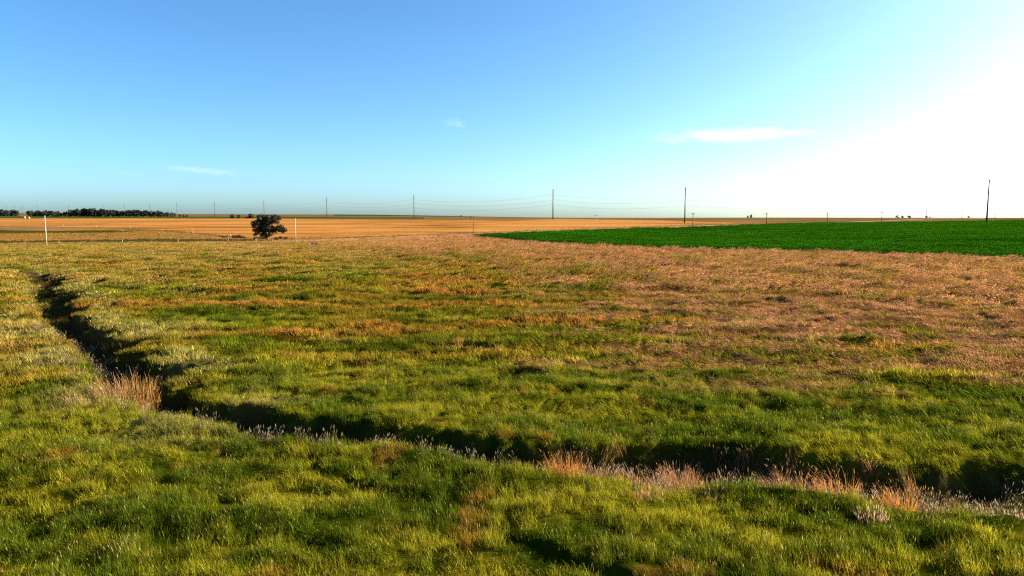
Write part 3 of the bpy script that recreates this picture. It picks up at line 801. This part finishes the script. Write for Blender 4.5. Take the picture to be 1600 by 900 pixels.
def branch(mb, p0, p1, r0, r1, g, kink=.08, k=6, seg=7):
    p0 = np.array(p0, float); p1 = np.array(p1, float); L = np.linalg.norm(p1 - p0); pts = []
    for i in range(k + 1):
        t = i/k; p = p0*(1 - t) + p1*t
        if 0 < i < k: p = p + g.normal(0, kink*L*.5, 3)*math.sin(math.pi*t)
        p[2] += .10*L*math.sin(math.pi*t)*.5
        pts.append(tuple(p))
    mb.tube(pts, [r0*(1 - i/k) + r1*i/k for i in range(k + 1)], seg)
    return pts

# lone cottonwood by the road
def lone_tree():
    tx, ty = -120.9, 338.0
    s = .315/12.86
    base = tz(tx, ty)
    t = empty('cottonwood_tree', (tx, ty, base - .1))
    tag(t, 'dark broad lone tree with several stems beside the dirt road', 'tree')
    g = np.random.default_rng(4)
    cl = [(330, 360, 50), (400, 350, 58), (335, 415, 42), (430, 420, 75), (360, 505, 42), (380, 590, 36), (440, 500, 70), (480, 300, 45), (560, 245, 58), (640, 245, 62), (705, 245, 62),
          (560, 340, 85), (660, 330, 80), (780, 245, 62), (850, 255, 52), (830, 330, 55), (590, 430, 75), (530, 540, 60), (665, 440, 50), (800, 465, 55), (860, 440, 55),
          (905, 430, 45), (960, 490, 50), (1000, 500, 40), (880, 505, 45), (945, 540, 32), (760, 505, 50), (490, 420, 60), (680, 530, 40), (820, 205, 25)]
    C = []
    for x, y, r in cl:
        C.append(((x - 620)*s, g.uniform(-1, 1)*(1.2 + .012*(300 - abs(x - 640))*s*40*.5), (700 - y)*s, r*s*1.12))
    C += [((x - 620)*s, g.uniform(-1.5, 1.5), (700 - y)*s, r*s) for x, y, r in ((620, 300, 80), (720, 320, 70), (500, 360, 70), (480, 490, 60), (590, 500, 60), (650, 500, 50), (760, 300, 60), (720, 520, 50), (840, 480, 50), (560, 590, 55), (500, 600, 50), (660, 590, 45), (430, 560, 45), (730, 440, 45), (610, 640, 45))]
    extra = [(c[0] + g.normal(0, .6), -c[1] + g.normal(0, .8), c[2] + g.normal(0, .3), c[3]*.8) for c in C if abs(c[0] + .1) < 3.6 and c[2] > 4]
    crown = leaf_cloud(C + extra, 330, .19, 9)
    obj('crown', crown, t, mat=M_LEAF)
    mb = MB(); mb.tube([(0, 0, -.3), (.1, 0, .8), (.05, .1, 1.7)], [.75, .55, .5], 9)
    obj('trunk', mb.mesh('trunk', M_BARK, True), t)
    hubs = [((-3.4, .5, 6.8), .30), ((-1.2, -.6, 8.2), .34), ((1.4, .7, 8.8), .33), ((3.8, -.5, 8.8), .24), ((4.6, .6, 5.0), .28), ((7.2, -.3, 4.6), .2), ((-5.6, .2, 6.6), .18), ((-4.2, -.4, 3.6), .2)]
    for (h, r) in hubs:
        m = MB(); a = branch(m, (.05 + .15*np.sign(h[0]), 0, 1.2), h, r, r*.35, g)
        for q in range(3):
            c = min(C, key=lambda c: (c[0] - h[0])**2 + (c[2] - h[2])**2 + g.uniform(0, 3))
            branch(m, a[4], (c[0], c[1], c[2]), r*.4, .04, g, k=4, seg=5)
        obj('limb', m.mesh('limb', M_BARK, True), t)
lone_tree()

# shelterbelt and horizon trees: five shapes, each tree an object with crown and trunk
TREE_SHAPES = []
for k in range(5):
    g = np.random.default_rng(60 + k); C = []
    H = 12.0; W = (4.2, 5.0, 3.6, 4.6, 5.4)[k]
    for i in range(32):
        a = g.uniform(0, 6.28); zz = g.uniform(.10, .93); prof = math.sin(math.pi*min(1, max(.12, (zz*.92 + .06))))**.55
        rr = W*prof*math.sqrt(g.uniform(.1, 1)); C.append((rr*math.cos(a), rr*math.sin(a), zz*H, g.uniform(1.1, 2.0)))
    C.append((g.normal(0, .6), g.normal(0, .6), H*.96, 1.3))
    cm = leaf_cloud(C, 48, .45, 80 + k); cm.materials.append(M_FARLEAF)
    m = MB(); m.tube([(0, 0, -.4), (0, .1, 3), (.3, 0, 7)], [.35, .28, .15], 6)
    for i in range(4):
        branch(m, (0, .1, 2.4 + i*.9), C[i*3][:3], .14, .04, g, k=3, seg=4)
    TREE_SHAPES.append((cm, m.mesh('trunk', M_BARK, True)))

def far_tree(px, Y, h, label, group, shape=None, wide=1.0, sink=0.0, name='shelterbelt_tree', cat='tree'):
    X = (px - 800)/1067*.995*Y
    t = empty(name, (X, Y, tz(X, Y) - .2 - sink), random.uniform(0, 6.28))
    s = h/12.6; t.scale = (s*wide, s*wide, s)
    tag(t, label, cat, group)
    cm, tm = TREE_SHAPES[random.randrange(5) if shape is None else shape]
    obj('crown', cm, t); obj('trunk', tm, t)
    return t
_T = ['first', 'second', 'third', 'fourth', 'fifth', 'sixth', 'seventh', 'eighth', 'ninth', 'tenth', 'eleventh', 'twelfth', 'thirteenth', 'fourteenth', 'fifteenth', 'sixteenth', 'seventeenth', 'eighteenth', 'nineteenth']
CNT = _T + ['twentieth'] + ['twenty-' + t for t in _T[:9]] + ['thirtieth'] + ['thirty-' + t for t in _T[:9]] + ['fortieth'] + ['forty-' + t for t in _T[:9]]
BELTS = [(-30, 28, lambda p: 11.0, 'tree from the left in the leftmost shelterbelt block on the horizon', 'left shelterbelt block'),
         (44, 97, lambda p: 10.0 - 2.5*sstep(82, 99, np.array(p)), 'tree from the left in the shelterbelt block behind the white pole', 'middle shelterbelt block'),
         (101, 276, lambda p: float(np.interp(p, [100, 112, 135, 150, 162, 175, 240, 262, 278], [8.5, 11.5, 14, 13, 13, 11.5, 10.5, 8.6, 6.5])), 'tree from the left in the long shelterbelt block right of the white pole', 'long shelterbelt block')]
for a, b, hf, lab, grp in BELTS:
    p = a; k = 0
    while p < b:
        far_tree(p + random.uniform(-.8, .8), 1150 + random.uniform(-9, 9), float(hf(p))*random.uniform(.88, 1.1), '%s %s' % (CNT[k], lab), grp, wide=random.uniform(.85, 1.15))
        p += random.uniform(3.7, 4.9); k += 1
for i, (px, h) in enumerate(((281, 4.5), (287, 4.2), (292, 3.6))):
    far_tree(px, 1150, h, '%s of three low bushes trailing off the right end of the shelterbelt' % ('leftmost', 'middle', 'rightmost')[i], 'bushes at the shelterbelt end', wide=1.4, name='bush', cat='bush')
# bushes by the lone tree's horizon
for px, Y, h, w, lab in ((362.5, 915, 6.3, 1.25, 'small round bush on the horizon, leftmost of the pair left of the lone tree'), (373, 915, 5.4, 1.1, 'small round bush on the horizon, right one of the pair left of the lone tree'),
                         (392, 905, 7.2, 1.5, 'larger round tree on the horizon, just left of the lone tree'), (404, 905, 5.4, 1.5, 'low wide bush on the horizon touching the lone tree\'s left side'),
                         (385.5, 905, 3.0, 1.4, 'tiny bush at the foot of the larger round horizon tree'),
                         (1173.5, 1450, 8.5, .8, 'small dark tree standing on the horizon above the green crop'), (1168.5, 1450, 5.6, 1.0, 'low spreading bush left of the small dark horizon tree'),
                         (1402, 1500, 6.2, 1.5, 'leftmost of three low trees in the horizon cluster at right'), (1410, 1500, 5.6, 1.4, 'middle one of three low trees in the horizon cluster at right'),
                         (1420, 1500, 5.6, 1.8, 'rightmost of three low trees in the horizon cluster at right'), (1447, 1450, 5.4, 1.3, 'low bush on the horizon under a utility pole at right'), (1453, 1450, 3.6, 1.0, 'tiny bush on the horizon right of the low bush'),
                         (1513, 1450, 4.2, 1.8, 'low dark bush on the horizon left of the tallest pole'), (735, 1100, 3.0, 1.6, 'tiny dark bush on the ridge behind the third utility pole'), (720, 1500, 4.0, 1.3, 'tiny dark bush on the skyline left of the third utility pole')):
    far_tree(px, Y, h, lab, None, wide=w, sink=h*.12, name='bush' if 'bush' in lab else 'horizon_tree', cat='bush' if 'bush' in lab else 'tree')

# weeds and brush along the fence foot beside the lone tree
def brush(px, Y, rx, h, label, seed):
    X = (px - 800)/1067*.995*Y; g = np.random.default_rng(seed)
    C = [(g.uniform(-rx, rx), g.uniform(-.7, .7), g.uniform(.1, h*.7), g.uniform(.4, .8)) for _ in range(int(9*rx))]
    b = empty('brush', (X, Y, tz(X, Y))); tag(b, label, 'brush', 'brush along the fence')
    obj('leaves', leaf_cloud(C, 200, .14, seed), b, mat=M_LEAF)
    m = MB()
    for c in C[::3]:
        m = MB(); m.tube([(c[0]*.8, c[1], -.1), (c[0], c[1], c[2] + .3)], [.04, .015], 4); obj('stem', m.mesh('stem', M_BARK), b)
brush(368, 352, 2.6, 2.4, 'dark brush at the wheat edge, left end', 1); brush(374, 350, 2.2, 1.8, 'dark brush at the wheat edge, middle', 2)
brush(404, 343, 2.8, 1.6, 'dark low brush at the left foot of the lone tree', 3); brush(438, 343, 3.2, 1.8, 'dark low brush between the lone tree and the white pole', 4)
brush(430, 340, 1.8, 1.2, 'small brush at the right foot of the lone tree', 5); brush(347, 358, 2.0, 1.5, 'sparse brush on the fence line, left of the dark brush', 6)

# ------------------------------------------------------------------ poles
M_WHITEPOLE = plain_material('weathered_pale_pole', (0.44, 0.39, 0.35), .12, (3, 3, .6), .6)
M_GREYPOLE = plain_material('grey_pole_wood', (0.12, 0.095, 0.08), .2, (3, 3, .5), .7)
M_STEEL = plain_material('weathered_steel_pole', (0.055, 0.045, 0.04), .2, (1, 1, .3), .5)
M_ARM = plain_material('crossarm_wood', (0.14, 0.11, 0.09), .2, (3, 3, 3), .8)
M_GLASS = plain_material('insulator_ceramic', (0.30, 0.30, 0.31), .1, (8, 8, 8), .25)
M_WIRE = plain_material('conductor_metal', (0.10, 0.10, 0.11), .1, (1, 1, 1), .45)
ORD = ['first', 'second', 'third', 'fourth', 'fifth', 'sixth', 'seventh', 'eighth', 'ninth', 'tenth', 'eleventh', 'twelfth', 'thirteenth', 'fourteenth', 'fifteenth', 'sixteenth']
LINE_DIR = math.atan2(58, 74.5)
def utility_pole(k):
    px, h, white = [(70, 10.9, 1), (461, 10.9, 1), (740, 10.3, 0), (931, 9.6, 1), (1083, 10.0, 0), (1198, 9.6, 0), (1293, 9.6, 0), (1378, 9.8, 0), (1447, 10.4, 0), (1503, 10.2, 0), (1555, 10.6, 0), (1597, 10.8, 0)][k]
    Y = 248 + 58*k; X = (px - 800)/1067*.995*Y
    lab = ['tall white utility pole at far left of the roadside line', 'white utility pole just right of the lone tree', 'thin dark utility pole at the tip of the green crop field', 'pale utility pole with small crossarm above the green crop, left of centre gap'][k] if k < 4 else 'small grey utility pole, %s from the left along the road' % ORD[k]
    t = empty('utility_pole', (X, Y, tz(X, Y) - .3), LINE_DIR); tag(t, lab, 'utility pole', 'roadside utility poles')
    m = MB(); r = .145 if white else (.17 if k < 4 else .31)
    m.tube([(0, 0, 0), (0, 0, h*.5), (0, 0, h + .3)], [r, r*.92, r*.8], 10)
    obj('pole', m.mesh('pole', M_WHITEPOLE if white else M_GREYPOLE, True), t)
    z = h - .25
    if k < 2:
        m = MB(); m.tube([(0, 0, h + .3), (0, 0, h + .55)], [.05, .07], 8); obj('insulator', m.mesh('insulator', M_GLASS), t)
        m = MB(); m.box((0, r + .03, h - 1.2), (.12, .12, .5)); obj('bracket', m.mesh('bracket', M_GLASS), t)
    else:
        m = MB(); m.box((0, r*.7 + .07, z), (.14, 2.8, .16) if k < 4 else (.24, 3.2, .30)); arm = obj('crossarm', m.mesh('crossarm', M_ARM), t)
        for yy in (-1.15, -.45, 1.15):
            m = MB(); m.tube([(0, yy, z + .065), (0, yy, z + .2), (0, yy, z + .32)], [.03, .07, .05], 7); obj('insulator', m.mesh('insulator', M_GLASS), arm)
        m = MB(); m.tube([(0, -.75, z - .06), (0, 0, z - .7)], .025, 4); m.tube([(0, .75, z - .06), (0, 0, z - .7)], .025, 4); obj('brace', m.mesh('brace', M_ARM), arm)
for k in range(12): utility_pole(k)

TP = [(1542, 520, 32.8), (1070, 543, 28.2), (864, 650, 28.4), (647, 786, 28.4), (511, 1000, 29.5), (413, 1240, 28), (336, 1400, 28), (277, 1560, 27), (235, 1700, 28), (195, 1850, 29),
      (162, 2000, 29), (108, 2150, 27), (60, 2300, 27), (35, 2420, 26), (23, 2550, 29), (11, 2700, 29)]
TPOS = []
for px, Y, h in TP:
    X = (px - 800)/1067*.995*Y; TPOS.append((X, Y, tz(X, Y), h))
def line_angle(i):
    a = TPOS[max(i - 1, 0)]; b = TPOS[min(i + 1, len(TPOS) - 1)]
    return math.atan2(b[1] - a[1], b[0] - a[0])
ATT = []
TLAB = ['tallest transmission pole standing at the right edge beyond the green crop', 'tall dark transmission pole behind the crop, second from the right', 'thick black transmission pole standing alone near the centre', 'dark transmission pole with paired crossarms left of centre',
        'slim transmission pole between the lone tree and the centre', 'slim transmission pole rising directly behind the lone tree', 'slim transmission pole left of the lone tree, clear of the shelterbelt']
for i, (X, Y, Z, h) in enumerate(TPOS):
    la = line_angle(i)
    t = empty('transmission_pole', (X, Y, Z - .3), la)
    tag(t, TLAB[i] if i < len(TLAB) else 'faint thin transmission pole over the shelterbelt, %s from the right of the line' % ORD[i], 'power pole', 'transmission line poles')
    r = (.62, .5, .55, .42)[i] if i < 4 else .45
    m = MB(); m.tube([(0, 0, 0), (0, 0, h*.4), (0, 0, h + .3)], [r, r*.9, r*.72], 12); obj('pole', m.mesh('pole', M_STEEL, True), t)
    lev = [(.85, 1), (.69, -1), (.53, 1)]
    att = []
    for fz, s in lev:
        z = h*fz
        L = 2.2
        m = MB(); m.tube([(0, 0, z), (0, s*L, z + .35)], [.11, .07], 6); a = obj('arm', m.mesh('arm', M_STEEL), t)
        if i == 3:
            m = MB(); m.tube([(0, 0, z), (0, -s*L, z + .35)], [.11, .07], 6); obj('arm', m.mesh('arm', M_STEEL), t)
        m = MB(); m.tube([(0, s*L, z + .35), (0, s*L, z - .3), (0, s*L, z - .95)], [.05, .13, .06], 7); obj('insulator', m.mesh('insulator', M_GLASS), a)
        ax, ay = -math.sin(la)*s*L, math.cos(la)*s*L
        att.append((X + ax, Y + ay, Z - .3 + z - .95))
    ATT.append(att)
for w, lab in enumerate(('uppermost sagging conductor wire strung along the tall transmission poles', 'middle sagging conductor wire strung along the tall transmission poles', 'lowest sagging conductor wire strung along the tall transmission poles')):
    pts = []
    start = ATT[0][w]; beyond = (start[0] + 260, start[1] - 70, start[2] + 1.0)
    chain = [beyond] + [a[w] for a in ATT]
    for i in range(len(chain) - 1):
        a, b = np.array(chain[i]), np.array(chain[i + 1]); L = np.linalg.norm(b - a); sag = min(.022*L, 4.5)
        for k in range(16):
            u = k/16; p = a*(1 - u) + b*u; p[2] -= 4*sag*u*(1 - u); pts.append(tuple(p))
    pts.append(chain[-1])
    m = MB(); m.tube(pts, .042, 4); tag(obj('conductor_wire', m.mesh('conductor_wire', M_WIRE)), lab, 'power line', 'transmission conductors')

# ------------------------------------------------------------------ fences
M_POST = plain_material('weathered_post', (0.16, 0.12, 0.09), .3, (6, 6, 2), .9)
M_TPOST = plain_material('pale_post', (0.34, 0.32, 0.28), .15, (6, 6, 2), .7)
def fence(pts, step, label, pale_every, h=1.3, seed=1):
    g = np.random.default_rng(seed); P = np.array(pts, float)
    s = np.concatenate([[0], np.cumsum(np.hypot(*np.diff(P, axis=0).T))]); t = np.arange(0, s[-1], step)
    xs = np.interp(t, s, P[:, 0]); ys = np.interp(t, s, P[:, 1]); zs = terrain(xs, ys)
    root = empty('fence', (xs[0], ys[0], zs[0])); tag(root, label, 'fence')
    o = np.array((xs[0], ys[0], zs[0])); tops = []
    for i in range(len(t)):
        hh = h*g.uniform(.85, 1.25); p = np.array((xs[i], ys[i], zs[i])) - o; lx = g.normal(0, .06)
        m = MB(); m.tube([(p[0], p[1], p[2] - .4), (p[0] + lx, p[1], p[2] + hh)], [.11, .09], 6)
        obj('post', m.mesh('post', M_TPOST if pale_every and i % pale_every == 0 else M_POST), root); tops.append((p[0] + lx*.8, p[1], p[2]))
    for hz in (.45, .8, 1.1):
        m = MB(); m.tube([(q[0], q[1], q[2] + hz) for q in tops], .006, 3); obj('wire', m.mesh('wire', M_WIRE), root)
fence([(-385, 588), (-298, 523), (-234, 460), (-184, 404), (-137, 350)], 13, 'post and wire fence running diagonally along the wheat field edge', 5, 1.5)
fence([(-200, 262), (-160, 286), (-128, 318), (-112, 336)], 11, 'low pasture fence with a few pale posts beside the road', 2, 1.4, 3)

# ------------------------------------------------------------------ small things by the road and fields
M_CONC = plain_material('old_concrete', (0.20, 0.18, 0.155), .2, (4, 4, 4), .85)
M_PIPESHADE = plain_material('culvert_painted_shade', (0.02, 0.018, 0.016), .2, (2, 2, 2), .95)
def culvert():
    x, y = -80.6, 277.5
    t = empty('culvert', (x, y, tz(x, y)), .35); tag(t, 'small grey concrete culvert mouth in the grass right of the white pole', 'culvert')
    m = MB(); m.box((0, 0, .45), (2.6, .35, 1.1)); obj('headwall', m.mesh('headwall', M_CONC), t)
    for sx in (-1, 1):
        m = MB(); m.box((sx*1.55, -.5, .3), (.25, 1.2, .8), sx*.35); obj('wing_wall', m.mesh('wing_wall', M_CONC), t)
    m = MB(); m.tube([(0, -.28, .42), (0, 1.6, .42)], .42, 14); p = obj('pipe', m.mesh('pipe', M_CONC, True), t)
    m = MB(); m.tube([(0, -.30, .42), (0, -.285, .42)], .34, 14); obj('shade_disc', m.mesh('shade_disc', M_PIPESHADE), p)  # dark disc on the closed pipe end, painted as its shaded hollow
culvert()
def box_pedestal():
    x, y = -121.0, 324.0
    t = empty('utility_box', (x, y, tz(x, y)), .4); tag(t, 'small pale utility box at the left foot of the lone tree', 'utility box')
    m = MB(); m.box((0, 0, .65), (.9, .7, 1.3)); obj('cabinet', m.mesh('cabinet', M_TPOST), t)
    m = MB(); m.box((0, 0, 1.33), (1.0, .8, .08)); obj('lid', m.mesh('lid', M_CONC), t)
    m = MB(); m.box((0, 0, .03), (1.2, 1.0, .12)); obj('base', m.mesh('base', M_CONC), t)
box_pedestal()
def pipe():
    x, y = 83.0, 214.0
    t = empty('irrigation_pipe', (x, y, tz(x, y)), -.6); tag(t, 'short pale irrigation pipe lying at the near edge of the green crop', 'pipe')
    m = MB(); m.tube([(-1.3, 0, .35), (0, 0, .38), (1.3, .05, .35)], .13, 8); obj('tube', m.mesh('tube', M_TPOST, True), t)
    for sx in (-1.3, 1.3):
        m = MB(); m.tube([(sx - .08, .02, .35), (sx + .08, .02, .35)], .18, 8); obj('coupling', m.mesh('coupling', M_CONC), t)
    for sx in (-.8, .8):
        m = MB(); m.box((sx, 0, .12), (.15, .3, .24)); obj('block', m.mesh('block', M_POST), t)
pipe()
M_BALE = plain_material('pale_straw_bale', (0.30, 0.22, 0.15), .2, (2, 6, 6), .95)
def bale(px, Y, label):
    X = (px - 800)/1067*.995*Y
    t = empty('round_bale', (X, Y, tz(X, Y)), .3); tag(t, label, 'bale', 'pale bales in the wheat')
    m = MB(); rr = 1.5
    m.tube([(-1.2, 0, rr - .1), (-1.1, 0, rr - .1), (0, 0, rr - .08), (1.1, 0, rr - .1), (1.2, 0, rr - .1)], [rr*.93, rr, rr*1.01, rr, rr*.93], 18)
    obj('roll', m.mesh('roll', M_BALE, True), t)
bale(38, 885, 'pale round bale on the far wheat edge, left of the pair'); bale(44.5, 850, 'pale round bale on the far wheat edge, right of the pair')

# ------------------------------------------------------------------ thin cloud wisps, real volumes far off
def cloud_material(name, dens, stretch, seed):
    m, n, l = new_mat(name)
    tc = nd(n, 'ShaderNodeTexCoord')
    ln = nd(n, 'ShaderNodeVectorMath', operation='LENGTH'); l.new(tc.outputs['Object'], ln.inputs[0])
    fall = mth(n, l, 'SUBTRACT', 1.0, mth(n, l, 'POWER', ln.outputs['Value'], 1.6))
    mp = nd(n, 'ShaderNodeMapping'); mp.inputs['Scale'].default_value = stretch; mp.inputs['Location'].default_value = (seed, seed*1.7, 0)
    l.new(tc.outputs['Object'], mp.inputs[0])
    nz = nd(n, 'ShaderNodeTexNoise'); nz.inputs['Scale'].default_value = 1.0; nz.inputs['Detail'].default_value = 5; nz.inputs['Roughness'].default_value = .55; nz.inputs['Distortion'].default_value = .6
    l.new(mp.outputs[0], nz.inputs['Vector'])
    d = mth(n, l, 'SUBTRACT', mth(n, l, 'ADD', nz.outputs[0], mth(n, l, 'MULTIPLY', fall, 0.42)), 0.64)
    d = mth(n, l, 'MULTIPLY', mth(n, l, 'MAXIMUM', d, 0.0), dens)
    v = nd(n, 'ShaderNodeVolumePrincipled'); v.inputs['Color'].default_value = (.97, .97, .97, 1); v.inputs['Anisotropy'].default_value = 0.3
    l.new(d, v.inputs['Density'])
    o = nd(n, 'ShaderNodeOutputMaterial'); l.new(v.outputs[0], o.inputs['Volume'])
    return m
def ball(seg=28, rings=14):
    V = [(0, 0, -1)]; Fc = []
    for i in range(1, rings):
        a = math.pi*i/rings
        for j in range(seg):
            b = 2*math.pi*j/seg; V.append((math.sin(a)*math.cos(b), math.sin(a)*math.sin(b), -math.cos(a)))
    V.append((0, 0, 1))
    for j in range(seg): Fc.append((0, 1 + (j + 1) % seg, 1 + j)); Fc.append((len(V) - 1, 1 + (rings - 2)*seg + j, 1 + (rings - 2)*seg + (j + 1) % seg))
    for i in range(rings - 2):
        for j in range(seg):
            a = 1 + i*seg + j; b = 1 + i*seg + (j + 1) % seg; Fc.append((a, b, b + seg, a + seg))
    me = bpy.data.meshes.new('cloud'); me.from_pydata(V, [], Fc); me.update()
    return me
for px, row, hx, hz, roll, dens, seed, lab in ((1140, 214, 165, 15, -2, .0015, 3.0, 'long white cloud wisp in the bright sky right of centre'), (322, 268, 72, 8, 4, .0007, 8.0, 'faint slanted cloud streak low in the sky at left'),
                                               (712, 196, 24, 7, 3, .0005, 12.0, 'tiny faint cloud fleck in the blue sky near the centre'), (206, 272, 14, 5, 2, .0004, 17.0, 'tiniest cloud fleck low in the sky at far left')):
    Y = 12000.0; k = Y/1067
    o = obj('cloud', ball(), loc=((px - 800)*k*.995, Y, 10 + (341 - row)*k), mat=cloud_material('cloud_vapour_%d' % int(seed), dens, (3.4, 2.0, 1.6), seed))
    o.scale = (hx*k, 700, hz*k); o.rotation_euler = (0, R(roll), 0)
    tag(o, lab, 'cloud', 'thin clouds')
